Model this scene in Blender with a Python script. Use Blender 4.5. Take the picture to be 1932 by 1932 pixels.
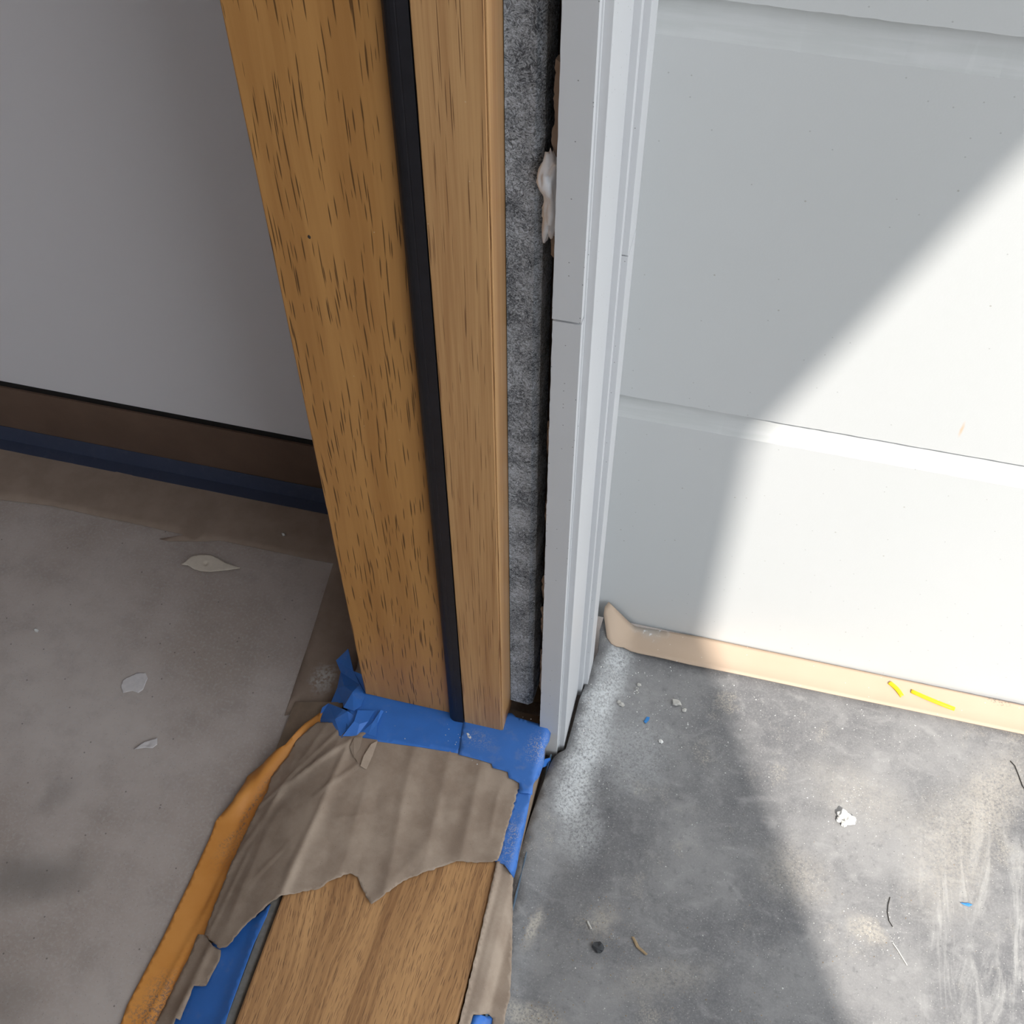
import bpy, bmesh, math, random
import numpy as np
from mathutils import Vector, Matrix, geometry, noise as mnoise
rnd = random.Random(7)
SC = bpy.context.scene
COL = SC.collection
for o in list(bpy.data.objects): bpy.data.objects.remove(o)

# ------------------------------------------------------------------ camera
H = 1.30                                     # eye height over the indoor slab
FPX = 2199.0
PITCH, ROLL, YAW = [math.radians(a) for a in (52.126, -0.384, -14.334)]
fw = Vector((math.sin(YAW)*math.cos(PITCH), math.cos(YAW)*math.cos(PITCH), -math.sin(PITCH)))
r0 = Vector((math.cos(YAW), -math.sin(YAW), 0)); u0 = r0.cross(fw)
rt = r0*math.cos(ROLL) + u0*math.sin(ROLL); up = -r0*math.sin(ROLL) + u0*math.cos(ROLL)
cam = bpy.data.cameras.new('camera'); cam.sensor_width = 36.0; cam.sensor_fit = 'HORIZONTAL'
cam.lens = FPX/1932*36.0; cam.clip_start = 0.01; cam.clip_end = 200
camo = bpy.data.objects.new('camera', cam); COL.objects.link(camo)
camo.matrix_world = Matrix(((rt.x, up.x, -fw.x, 0), (rt.y, up.y, -fw.y, 0), (rt.z, up.z, -fw.z, H), (0, 0, 0, 1)))
SC.camera = camo
EYE = Vector((0, 0, H))

# ------------------------------------------------------------------ light
SUN_AZ = Vector((0.440, -0.898)); SUN_TAN = 1.10
w = bpy.data.worlds.new('sky'); SC.world = w; w.use_nodes = True
wb = w.node_tree.nodes['Background']
wb.inputs['Color'].default_value = (0.86, 0.93, 1.0, 1); wb.inputs['Strength'].default_value = 2.3
sl = bpy.data.lights.new('sun_offscreen', 'SUN'); sl.energy = 5.35; sl.angle = math.radians(0.6); sl.color = (1.0, 0.95, 0.88)
so = bpy.data.objects.new('sun_offscreen', sl); COL.objects.link(so); so.location = (3, -6, 8)
so.rotation_euler = Vector((SUN_AZ.x, SUN_AZ.y, SUN_TAN)).to_track_quat('Z', 'Y').to_euler()
vs = SC.view_settings; vs.view_transform = 'Standard'; vs.look = 'None'; vs.gamma = 1.0
vs.use_curve_mapping = False; vs.exposure = 0.0

# ------------------------------------------------------------------ survey helpers: photo ray meets a real surface
def ray(px, py): return rt*((px-966)/FPX) - up*((py-966)/FPX) + fw
def onz(px, py, z): d = ray(px, py); return EYE + d*((z-H)/d.z)
def ony(px, py, y): d = ray(px, py); return EYE + d*(y/d.y)
def onf(px, py, zf):
    z = 0.0
    for _ in range(14):
        p = onz(px, py, z); z += (zf(p.x, p.y)-z)*0.7
    p = onz(px, py, z); return p

# ------------------------------------------------------------------ materials
class G:
    def __init__(s, name, rough=0.6, spec=0.3):
        s.m = bpy.data.materials.new(name); s.m.use_nodes = True; s.nt = s.m.node_tree
        s.b = s.nt.nodes['Principled BSDF']; s.b.inputs['Roughness'].default_value = rough
        s.b.inputs['Specular IOR Level'].default_value = spec
        s.pos = s.nt.nodes.new('ShaderNodeTexCoord').outputs['Object']
    def put(s, sock, v):
        if isinstance(v, bpy.types.NodeSocket): s.nt.links.new(v, sock)
        elif isinstance(v, (tuple, list)) and sock.type == 'RGBA' and len(v) == 3: sock.default_value = (*v, 1)
        else: sock.default_value = v
    def n(s, t, ins=None, **at):
        nd = s.nt.nodes.new('ShaderNode'+t)
        for k, v in at.items(): setattr(nd, k, v)
        for k, v in (ins or {}).items(): s.put(nd.inputs[k], v)
        return nd
    def sc(s, v, x, y, z): return s.n('VectorMath', {0: v, 1: (x, y, z)}, operation='MULTIPLY').outputs[0]
    def ma(s, op, a, b=0.0, c=0.0): return s.n('Math', {0: a, 1: b, 2: c}, operation=op).outputs[0]
    def noise(s, vec, scale=1.0, detail=3.0, rough=0.55, dist=0.0):
        return s.n('TexNoise', {'Vector': vec, 'Scale': scale, 'Detail': detail, 'Roughness': rough, 'Distortion': dist}).outputs[0]
    def rng(s, v, a, b, c=0.0, d=1.0):
        return s.n('MapRange', {0: v, 1: a, 2: b, 3: c, 4: d}, interpolation_type='SMOOTHSTEP').outputs[0]
    def mix(s, f, a, b, mode='MIX'):
        nd = s.n('Mix', None, data_type='RGBA', blend_type=mode)
        s.put(nd.inputs[0], f); s.put(nd.inputs[6], a); s.put(nd.inputs[7], b); return nd.outputs[2]
    def ell(s, c, rad, rot=0.0, soft=0.5, warp=0.0, wscale=40):
        v = s.pos
        if warp:
            nz = s.n('TexNoise', {'Vector': s.pos, 'Scale': wscale, 'Detail': 4.0}).outputs[1]
            nz = s.n('VectorMath', {0: nz, 1: (0.5, 0.5, 0.5)}, operation='SUBTRACT').outputs[0]
            nz = s.sc(nz, warp, warp, warp)
            v = s.n('VectorMath', {0: v, 1: nz}, operation='ADD').outputs[0]
        mp = s.n('Mapping', {'Vector': v, 'Location': c, 'Rotation': (0, 0, rot), 'Scale': rad}, vector_type='TEXTURE').outputs[0]
        ln = s.n('VectorMath', {0: mp}, operation='LENGTH').outputs['Value']
        return s.rng(ln, 1.0, 1.0-soft, 0, 1)
    def vor(s, vec, scale, rnd_=1.0, out='Distance'):
        return s.n('TexVoronoi', {'Vector': vec, 'Scale': scale, 'Randomness': rnd_}).outputs[out]
    def specks(s, scale, th, frac=1.0, plane='xy'):
        vec = s.pos
        if plane == 'xz':
            q = s.n('SeparateXYZ', {0: s.pos}); vec = s.n('CombineXYZ', {0: s.ma('ADD', q.outputs[0], q.outputs[1]), 1: q.outputs[2]}).outputs[0]
        v = s.n('TexVoronoi', {'Vector': vec, 'Scale': scale}, voronoi_dimensions='2D')
        d = s.rng(v.outputs['Distance'], th, th*0.5, 0, 1)
        if frac < 1:
            r = s.n('SeparateColor', {0: v.outputs['Color']}).outputs[0]
            d = s.ma('MULTIPLY', d, s.ma('LESS_THAN', r, frac))
        return d
    def bump(s, h, strength=0.3, dist=0.001):
        s.put(s.b.inputs['Normal'], s.n('Bump', {'Height': h, 'Strength': strength, 'Distance': dist}).outputs[0])
    def col(s, c): s.put(s.b.inputs['Base Color'], c); return s

def plain(name, c, rough=0.6, var=0.0, vs_=60, spec=0.3):
    g = G(name, rough, spec)
    if var:
        k = g.noise(g.pos, vs_, 4)
        g.col(g.mix(k, tuple(x*(1-var) for x in c), tuple(min(1, x*(1+var)) for x in c)))
    else: g.col(c)
    return g.m

def oak(name, light, dark, pore, along=2, warp=0.012, pore_th=(0.60, 0.68), rough=0.42, band=45, mottle=0.0, fine=0.5, bump=0.25, pore_sc=(220, 7.5), pore_r=.13):
    g = G(name, rough, 0.35)
    L = lambda across, al: (across, across, al) if along == 2 else (across, al, across)
    wv = g.noise(g.sc(g.pos, *L(9, 3.2)), 1, 2)
    off = g.ma('MULTIPLY', g.ma('SUBTRACT', wv, 0.5), warp)
    xyz = g.n('SeparateXYZ', {0: g.pos})
    a = g.ma('ADD', xyz.outputs[0], off)
    al = xyz.outputs[along]; oth = xyz.outputs[1 if along == 2 else 2]
    def vec(sa, sal, so_=1.0):
        return g.n('CombineXYZ', {0: g.ma('MULTIPLY', a, sa), 1: g.ma('MULTIPLY', al, sal), 2: g.ma('MULTIPLY', oth, so_*sa)}).outputs[0]
    b1 = g.noise(vec(band, 1.6), 1, 3)
    b2 = g.noise(vec(band*7, 7), 1, 3)
    k = g.ma('ADD', g.ma('MULTIPLY', b1, 1-fine*0.6), g.ma('MULTIPLY', b2, fine*0.6))
    c = g.mix(g.rng(k, 0.34, 0.66), dark, light)
    if mottle:
        c = g.mix(g.ma('MULTIPLY', g.rng(g.noise(g.pos, 14, 3), 0.45, 0.75), mottle), c, (light[0]*.78, light[1]*.70, light[2]*.66))
    pk = None
    for q in range(3):
        v = g.n('VectorMath', {0: vec(pore_sc[0]*(1, .83, 1.15)[q], pore_sc[1]*(1, 1.3, .8)[q], 0.05), 1: (q*7.31, q*3.17, q*11.3)}, operation='ADD').outputs[0]
        vo = g.n('TexVoronoi', {'Vector': v, 'Scale': 1.0}, voronoi_dimensions='2D')
        rr = g.n('SeparateColor', {0: vo.outputs['Color']}).outputs[0]
        th = g.ma('MULTIPLY_ADD', rr, pore_r, pore_r*.35)
        kk = g.rng(g.ma('DIVIDE', vo.outputs['Distance'], th), 1.0, 0.5, 0, 1)
        pk = kk if pk is None else g.ma('MAXIMUM', pk, kk)
    c = g.mix(g.ma('MULTIPLY', pk, 0.78), c, pore)
    nick = g.specks(30, 0.018, 0.10, 'xz' if along == 2 else 'xy')
    c = g.mix(g.ma('MULTIPLY', nick, 0.7), c, (0.62, 0.48, 0.33))
    g.col(c); g.bump(g.ma('SUBTRACT', g.ma('MULTIPLY', b2, 0.2), pk), bump, 0.0006)
    return g.m

M = {}
M['oak_jamb'] = oak('oak jamb', (0.52, 0.265, 0.085), (0.41, 0.195, 0.058), (0.05, 0.022, 0.008), warp=0.016, rough=0.4, mottle=0.25, pore_th=(0.585, 0.65))
M['oak_stop'] = oak('oak stop', (0.56, 0.325, 0.145), (0.40, 0.205, 0.085), (0.16, 0.07, 0.03), warp=0.006, pore_th=(0.58, 0.72), fine=0.8, band=70, pore_sc=(240, 4), pore_r=.10)
M['oak_sill'] = oak('oak sill', (0.62, 0.345, 0.15), (0.32, 0.16, 0.068), (0.17, 0.085, 0.042), along=1, warp=0.045, pore_th=(0.54, 0.68), fine=0.6, band=42, rough=0.5, pore_sc=(460, 24), pore_r=.16)
M['black_rubber'] = plain('black weatherstrip rubber', (0.014, 0.014, 0.018), 0.42, 0.35, 90)
M['framing'] = plain('brown rough framing', (0.26, 0.19, 0.135), 0.9, 0.3, 70)
M['bronze'] = plain('dark bronze base', (0.155, 0.10, 0.072), 0.45, 0.35, 12)
M['reveal'] = plain('black reveal bead', (0.012, 0.011, 0.011), 0.6)
M['orange_tape'] = None

def wall_white():
    g = G('white painted siding', 0.55, 0.3)
    c = g.mix(g.noise(g.pos, 3.5, 3), (0.56, 0.575, 0.57), (0.595, 0.60, 0.60))
    c = g.mix(g.ma('MULTIPLY', g.specks(50, 0.045, 0.16, 'xz'), 0.5), c, (0.30, 0.30, 0.29))
    c = g.mix(g.ma('MULTIPLY', g.specks(17, 0.020, 0.16, 'xz'), 0.65), c, (0.34, 0.32, 0.28))
    rp = ony(1815, 808, 0.85)
    rust = g.ell((rp.x, rp.y, rp.z), (0.0022, 0.05, 0.014), soft=0.9, warp=0.003, wscale=90)
    c = g.mix(g.ma('MULTIPLY', rust, 0.6), c, (0.72, 0.40, 0.20))
    st = g.noise(g.sc(g.pos, 260, 1, 7), 1, 1)
    c = g.mix(g.ma('MULTIPLY', g.rng(st, 0.78, 0.84), 0.25), c, (0.45, 0.45, 0.45))
    g.col(c); g.bump(g.noise(g.pos, 500, 3), 0.12, 0.0006); return g.m
M['siding'] = wall_white()
def ledge_white():
    g = G('white painted bevel', 0.6)
    k = g.noise(g.sc(g.pos, 12, 60, 160), 1, 4)
    g.col(g.mix(g.rng(k, 0.35, 0.7), (0.545, 0.555, 0.545), (0.59, 0.595, 0.59))); g.bump(k, 0.15, 0.001); return g.m
M['bevel'] = ledge_white()
def trim_white():
    g = G('white painted trim', 0.45, 0.35)
    c = g.mix(g.noise(g.pos, 9, 2), (0.56, 0.565, 0.58), (0.60, 0.605, 0.62))
    c = g.mix(g.ma('MULTIPLY', g.specks(95, 0.06, 0.16, 'xz'), 0.75), c, (0.10, 0.10, 0.10))
    g.col(c); g.bump(g.noise(g.pos, 300, 3), 0.08, 0.0006); return g.m
M['trim'] = trim_white()
def drywall():
    g = G('grey white interior paint', 0.65, 0.25)
    g.col(g.mix(g.noise(g.pos, 2, 3), (0.80, 0.78, 0.80), (0.84, 0.82, 0.84))); g.bump(g.noise(g.pos, 420, 2), 0.1, 0.0005); return g.m
M['drywall'] = drywall()
def insul():
    g = G('grey mineral fibre', 0.95, 0.1)
    wp = g.n('TexNoise', {'Vector': g.pos, 'Scale': 90.0, 'Detail': 3.0}).outputs[1]
    v = g.n('VectorMath', {0: g.pos, 1: g.sc(wp, .012, .012, .012)}, operation='ADD').outputs[0]
    a = g.noise(v, 420, 6, 0.7, 1.5); b = g.noise(g.pos, 32, 3)
    k = g.ma('ADD', g.ma('MULTIPLY', a, 0.8), g.ma('MULTIPLY', b, 0.3))
    c = g.mix(g.rng(k, 0.43, 0.68), (0.085, 0.095, 0.11), (0.66, 0.72, 0.80))
    g.col(c); g.bump(a, 0.9, 0.002); return g.m
M['insulation'] = insul()
def concrete():
    g = G('stained concrete slab', 0.62, 0.25)
    a = g.noise(g.pos, 3.2, 5, 0.6); b = g.noise(g.pos, 24, 5, 0.65); f = g.noise(g.pos, 260, 3)
    c = g.mix(g.rng(a, 0.30, 0.70), (0.36, 0.295, 0.255), (0.53, 0.465, 0.425))
    c = g.mix(g.ma('MULTIPLY', g.rng(b, 0.42, 0.75), 0.35), c, (0.27, 0.228, 0.205))
    c = g.mix(g.ma('MULTIPLY', g.rng(f, 0.45, 0.75), 0.45), c, (0.50, 0.47, 0.455))
    for (px, py, rx, ry, rot, am) in ((60, 1650, .10, .045, .5, .75), (20, 1890, .06, .06, 0, .35), (110, 1500, .05, .02, .9, .3)):
        p = onz(px, py, 0); m_ = g.ell((p.x, p.y, 0), (rx, ry, 1), rot, 0.9, 0.09, 9)
        c = g.mix(g.ma('MULTIPLY', m_, abs(am)*0.8), c, (0.15, 0.13, 0.118))
    c = g.mix(g.ma('MULTIPLY', g.specks(42, 0.055, 0.12), 0.55), c, (0.05, 0.045, 0.04))
    c = g.mix(g.ma('MULTIPLY', g.specks(110, 0.07, 0.12), 0.55), c, (0.45, 0.44, 0.42))
    c = g.mix(g.ma('MULTIPLY', g.specks(170, 0.10, 0.25), 0.4), c, (0.12, 0.105, 0.095))
    g.col(c); g.bump(g.ma('ADD', f, b), 0.18, 0.001); return g.m
M['concrete'] = concrete()
def kraft(name, a_, b_, stain=None, crease=0.12):
    g = G(name, 0.75, 0.2)
    k = g.noise(g.pos, 26, 4, 0.6); f = g.noise(g.pos, 900, 3)
    c = g.mix(g.rng(k, 0.3, 0.7), a_, b_)
    c = g.mix(g.ma('MULTIPLY', g.rng(f, 0.5, 0.8), 0.2), c, tuple(x*1.25 for x in b_))
    c = g.mix(g.ma('MULTIPLY', g.specks(110, 0.055, 0.10), 0.5), c, (0.08, 0.065, 0.05))
    if stain:
        for (p, rad, rot, colr, am) in stain:
            mk = g.ell((p.x, p.y, p.z), rad, rot, 0.9, 0.02, 70)
            mk = g.ma('MULTIPLY', mk, g.rng(g.noise(g.pos, 240, 4), 0.35, 0.6))
            c = g.mix(g.ma('MULTIPLY', mk, am), c, colr)
    g.col(c); g.bump(g.ma('ADD', g.noise(g.pos, 40, 4), g.ma('MULTIPLY', f, .2)), crease, 0.004); return g.m
M['kraft'] = kraft('brown kraft paper', (0.33, 0.25, 0.19), (0.43, 0.34, 0.265))
M['floor_paper'] = kraft('brown floor paper', (0.29, 0.218, 0.17), (0.345, 0.262, 0.208),
    [(onz(610, 1282, 0), (0.022, 0.03, 1), 0, (0.55, 0.53, 0.50), 0.95)], 0.05)
def tape(name, c0, dirt=0.15, dust=None, rough=0.42):
    g = G(name, rough, 0.4)
    k = g.noise(g.pos, 30, 4)
    c = g.mix(k, tuple(x*0.85 for x in c0), tuple(x*1.15 for x in c0))
    c = g.mix(g.ma('MULTIPLY', g.rng(g.noise(g.pos, 55, 5, .65), 0.52, 0.78), dirt), c, (0.35, 0.36, 0.42))
    for (p, rad, am) in (dust or []):
        mk = g.ell((p.x, p.y, p.z), rad, 0, 0.95, 0.012, 60)
        mk = g.ma('MULTIPLY', mk, g.rng(g.noise(g.pos, 620, 4, .7), 0.50, 0.62))
        c = g.mix(g.ma('MULTIPLY', mk, am), c, (0.52, 0.48, 0.44))
    g.col(c); g.bump(g.noise(g.pos, 700, 2), 0.08, 0.0005); return g.m
M['blue'] = tape('blue masking tape', (0.045, 0.19, 0.62))
M['blue_dusty'] = tape('dusty blue masking tape', (0.06, 0.20, 0.60), 0.3, [(onz(1015, 1415, .045), (.022, .03, 1), 0.95), (onz(900, 1400, .045), (.03, .02, 1), .45), (onz(965, 1590, .045), (.01, .05, 1), .8)])
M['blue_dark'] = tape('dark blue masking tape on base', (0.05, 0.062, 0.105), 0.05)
def orange():
    g = G('orange masking tape', 0.5, 0.35)
    k = g.noise(g.pos, 18, 4)
    c = g.mix(g.rng(k, .3, .7), (0.66, 0.255, 0.045), (0.74, 0.32, 0.075))
    for (px, py, rx, ry, am) in ((300, 1890, .03, .05, .9), (465, 1540, .008, .08, .8), (445, 1600, .02, .05, .35), (290, 1932, .04, .05, .6)):
        p = onz(px, py, .005)
        mk = g.ell((p.x, p.y, p.z), (rx, ry, 1), -.3, .95, .03, 50)
        mk = g.ma('MULTIPLY', mk, g.rng(g.noise(g.pos, 330, 4, .7), .45, .62))
        c = g.mix(g.ma('MULTIPLY', mk, am), c, (0.22, 0.15, 0.12))
    g.col(c); g.bump(g.noise(g.pos, 60, 4), .12, .002); return g.m
M['orange_tape'] = orange()
ZM = -0.020                                    # porch mat surface
def matmat():
    g = G('dusty grey rubber mat', 0.6, 0.35)
    a = g.noise(g.pos, 5, 5, .62); b = g.noise(g.sc(g.pos, 30, 46, 30), 1, 5, .65, .6); f = g.noise(g.pos, 520, 4, .7)
    c = g.mix(g.rng(a, .32, .70), (0.135, 0.134, 0.140), (0.295, 0.288, 0.285))
    c = g.mix(g.ma('MULTIPLY', g.rng(b, .48, .78), .45), c, (0.42, 0.41, 0.40))
    sw = g.n('TexNoise', {'Vector': g.n('Mapping', {'Vector': g.pos, 'Rotation': (0, 0, 0.5), 'Scale': (34, 6, 1)}).outputs[0], 'Scale': 1.0, 'Detail': 5.0, 'Roughness': .68, 'Distortion': 1.6}).outputs[0]
    zone = g.ell((.42, .55, ZM), (.16, .24, 1), 0, .85, .10, 8)
    c = g.mix(g.ma('MULTIPLY', g.rng(f, .42, .72), .38), c, (0.36, 0.355, 0.35))
    c = g.mix(g.ma('MULTIPLY', g.rng(g.noise(g.pos, 95, 5, .7), .52, .72), .35), c, (0.10, 0.10, 0.108))
    c = g.mix(g.ma('MULTIPLY', g.ma('MULTIPLY', g.rng(sw, .46, .68), zone), .5), c, (0.50, 0.49, 0.47))
    tan = g.noise(g.pos, 15, 5, .7)
    c = g.mix(g.ma('MULTIPLY', g.rng(tan, .55, .75), g.ma('MULTIPLY', g.rng(f, .42, .62), .6)), c, (0.47, 0.42, 0.34))
    D = [(1108, 1430, .030, .070, .25, 1.0), (1132, 1330, .030, .085, .25, 1.0), (1165, 1250, .026, .035, .3, .95), (1085, 1500, .032, .065, .1, 1.0), (1100, 1570, .035, .06, 0, .6), (1190, 1420, .07, .09, 0, .38),
         (1010, 1745, .012, .035, .1, .9), (1140, 1740, .02, .03, .2, .5), (1625, 1500, .10, .05, .3, .25), (1640, 1755, .03, .022, .3, .8), (1800, 1600, .07, .13, .3, .4), (1880, 1490, .05, .10, .4, .45), (1250, 1850, .08, .03, -.4, .35), (1500, 1650, .06, .05, .4, .35), (1000, 1920, .06, .02, 0, .8)]
    for i, (px, py, rx, ry, rot, am) in enumerate(D):
        p = onz(px, py, ZM); mk = g.ell((p.x, p.y, ZM), (rx, ry, 1), -rot, .85, .03, 45)
        mk = g.ma('MULTIPLY', mk, g.rng(g.noise(g.pos, 330, 5, .72), .30, .62))
        tone = (0.60, 0.61, 0.61) if i < 6 else (0.50, 0.455, 0.39)
        c = g.mix(g.ma('MULTIPLY', mk, am), c, tone)
    c = g.mix(g.ma('MULTIPLY', g.specks(170, .10, .22), .7), c, (0.55, 0.53, 0.50))
    c = g.mix(g.ma('MULTIPLY', g.specks(90, .06, .22), .6), c, (0.06, 0.06, 0.06))
    g.col(c); g.put(g.b.inputs['Roughness'], g.rng(a, .3, .7, .5, .68)); g.bump(g.ma('ADD', f, b), .2, .001); return g.m
M['mat'] = matmat()
def flash():
    g = G('beige floor protection board', .65, .25)
    c = g.mix(g.noise(g.pos, 14, 3), (0.53, 0.40, 0.295), (0.585, 0.445, 0.335))
    p = onz(1205, 1200, ZM); mk = g.ell((p.x+.01, p.y+.012, ZM), (.035, .022, 1), -.1, .9, .02, 60)
    c = g.mix(g.ma('MULTIPLY', mk, .75), c, (0.50, 0.48, 0.45))
    mk = g.ma('MULTIPLY', g.ell((p.x+.01, p.y+.012, ZM), (.03, .02, 1), -.1, .6, .03, 60), g.rng(g.noise(g.pos, 160, 4), .56, .64))
    c = g.mix(mk, c, (0.80, 0.80, 0.79))
    p = onz(1880, 1328, ZM); mk = g.ma('MULTIPLY', g.ell((p.x, p.y, ZM), (.02, .008, 1), 0, .7, .02, 90), g.rng(g.noise(g.pos, 400, 4), .5, .6))
    c = g.mix(g.ma('MULTIPLY', mk, .8), c, (0.22, 0.2, 0.17))
    c = g.mix(g.ma('MULTIPLY', g.specks(70, .05, .14), .7), c, (0.85, 0.84, 0.8))
    g.col(c); g.bump(g.noise(g.pos, 300, 2), .05, .0006); return g.m
M['flash'] = flash()
M['foam'] = plain('white filler', (0.84, 0.87, 0.92), .8, .08, 200)
M['tan_tear'] = plain('torn tan backing paper', (0.30, 0.255, 0.225), .85, .2, 120)
M['plaster'] = plain('white plaster', (0.80, 0.79, 0.76), .85, .1, 300)
M['plaster_tan'] = plain('cream plaster flake', (0.68, 0.60, 0.50), .85, .12, 150)
M['plaster_grey'] = plain('grey plaster smear', (0.62, 0.58, 0.57), .9, .15, 150)
M['stone'] = plain('pale grit stone', (0.55, 0.53, 0.49), .9, .2, 300)
M['dark_stone'] = plain('dark rubber crumb', (0.06, 0.062, 0.066), .8, .2, 300)
M['yellow'] = plain('yellow plastic sliver', (0.88, 0.66, 0.02), .4, .1, 200)
M['bluebit'] = plain('blue tape crumb', (0.05, 0.24, 0.58), .5)
M['hair'] = plain('dark fibre', (0.04, 0.035, 0.03), .6)
M['fibre'] = plain('white fibre', (0.75, 0.73, 0.68), .6)
M['wood_chip'] = plain('tan wood splinter', (0.36, 0.26, 0.15), .8)
M['patio'] = plain('pale concrete patio', (0.55, 0.53, 0.50), .8, .08, 3)
M['grey_gasket'] = plain('grey dusty gasket', (0.25, 0.235, 0.21), .7, .4, 160)
M['steel_blue'] = plain('grey blue sill flashing', (0.12, 0.18, 0.25), .5, .2, 60)

# ------------------------------------------------------------------ mesh helpers
def finish(name, me, mat, parent=None, smooth=False):
    if mat: me.materials.append(M[mat] if isinstance(mat, str) else mat)
    if smooth:
        for p in me.polygons: p.use_smooth = True
    o = bpy.data.objects.new(name, me); COL.objects.link(o)
    if parent is not None:
        o.parent = parent; o.matrix_parent_inverse = Matrix.Translation(-parent.location)
    return o
def mesh(name, V, Fc, mat, parent=None, smooth=False):
    me = bpy.data.meshes.new(name); me.from_pydata([tuple(v) for v in V], [], Fc); me.validate(); 
    bm = bmesh.new(); bm.from_mesh(me); bmesh.ops.recalc_face_normals(bm, faces=bm.faces); bm.to_mesh(me); bm.free()
    return finish(name, me, mat, parent, smooth)
def bevel(o, wd=0.001, seg=2):
    b = o.modifiers.new('bevel', 'BEVEL'); b.width = wd; b.segments = seg; b.limit_method = 'ANGLE'; b.angle_limit = math.radians(35); return o
def box(name, x0, x1, y0, y1, z0, z1, mat, parent=None, bv=0.0):
    V = [(x, y, z) for z in (z0, z1) for y in (y0, y1) for x in (x0, x1)]
    o = mesh(name, V, [(0, 2, 3, 1), (4, 5, 7, 6), (0, 1, 5, 4), (2, 6, 7, 3), (0, 4, 6, 2), (1, 3, 7, 5)], mat, parent)
    if bv: bevel(o, bv)
    return o
def prism(name, poly, axis, a0, a1, mat, parent=None, seg=1, jit=0.0, jidx=(), bv=0.0, smooth=False):
    """polygon extruded along an axis; jitter roughens the listed corners along the length"""
    n = len(poly); V = []; Fc = []
    for k in range(seg+1):
        t = a0+(a1-a0)*k/seg
        for i, (p, q) in enumerate(poly):
            if jit and i in jidx:
                s = mnoise.noise(Vector((t*90, i*7.3, 0.5)))*1.0 + mnoise.noise(Vector((t*300, i*3.1, 4.5)))*.6
                if axis == 'z': p += s*jit
                else: q += s*jit
            V.append((p, q, t) if axis == 'z' else (t, p, q) if axis == 'x' else (p, t, q))
    for k in range(seg):
        for i in range(n):
            j = (i+1) % n
            Fc.append((k*n+i, k*n+j, (k+1)*n+j, (k+1)*n+i))
    Fc.append(tuple(range(n))); Fc.append(tuple(seg*n+i for i in range(n)))
    o = mesh(name, V, Fc, mat, parent, smooth)
    if bv: bevel(o, bv)
    return o
def inside(p, poly):
    c = False; n = len(poly); j = n-1
    for i in range(n):
        a, b = poly[i], poly[j]
        if (a[1] > p[1]) != (b[1] > p[1]) and p[0] < (b[0]-a[0])*(p[1]-a[1])/(b[1]-a[1])+a[0]: c = not c
        j = i
    return c
def sheet_w(name, pts, zf, mat, parent=None, step=0.006, thick=0.0004, rag=0.0, smooth=True):
    """thin sheet with outline pts (x, y) lying on the surface zf"""
    P = []
    for i, a in enumerate(pts):
        b = pts[(i+1) % len(pts)]; L = math.hypot(b[0]-a[0], b[1]-a[1]); k = max(1, int(L/step))
        for q in range(k):
            t = q/k; x = a[0]+(b[0]-a[0])*t; y = a[1]+(b[1]-a[1])*t
            if rag and q:
                x += mnoise.noise(Vector((x*400, y*400, 1)))*rag; y += mnoise.noise(Vector((x*400, y*400, 9)))*rag
            P.append((x, y))
    nb = len(P)
    xs = [p[0] for p in P]; ys = [p[1] for p in P]
    Q = list(P); y = min(ys); r = 0
    while y < max(ys):
        x = min(xs)+(step/2 if r % 2 else 0)
        while x < max(xs):
            if inside((x, y), P) and min((x-a)**2+(y-b)**2 for a, b in P) > (step*.45)**2: Q.append((x, y))
            x += step
        y += step*.87; r += 1
    res = geometry.delaunay_2d_cdt([Vector(q) for q in Q], [], [list(range(nb))], 1, 1e-7)
    V = [(v.x, v.y, zf(v.x, v.y)) for v in res[0]]
    me = bpy.data.meshes.new(name); me.from_pydata(V, [], [list(f) for f in res[2]]); me.validate()
    o = finish(name, me, mat, parent, smooth)
    s = o.modifiers.new('thickness', 'SOLIDIFY'); s.thickness = thick; s.offset = 1.0
    return o
def sheet(name, px, zf, mat, parent=None, **k):
    pts = [onf(a, b, zf) for a, b in px]
    return sheet_w(name, [(p.x, p.y) for p in pts], zf, mat, parent, **k)
def facets(name, pv, tris, mat, parent=None, thick=0.0004):
    """creased scrap: corners given as (px, py, z)"""
    V = [onz(a, b, z) for a, b, z in pv]
    me = bpy.data.meshes.new(name); me.from_pydata([tuple(v) for v in V], [], tris)
    bm = bmesh.new(); bm.from_mesh(me)
    bmesh.ops.recalc_face_normals(bm, faces=bm.faces)
    bm.to_mesh(me); bm.free()
    o = finish(name, me, mat, parent)
    s = o.modifiers.new('thickness', 'SOLIDIFY'); s.thickness = thick; s.offset = 0
    return o
def tag(o, label, cat, group=None):
    o['label'] = label; o['category'] = cat
    if group: o['group'] = group
    return o
def struct(o, label=None):
    o['kind'] = 'structure'
    if label: o['label'] = label
    return o
def empty(name, loc): 
    o = bpy.data.objects.new(name, None); o.empty_display_size = .05; COL.objects.link(o); o.location = loc; return o
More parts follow.
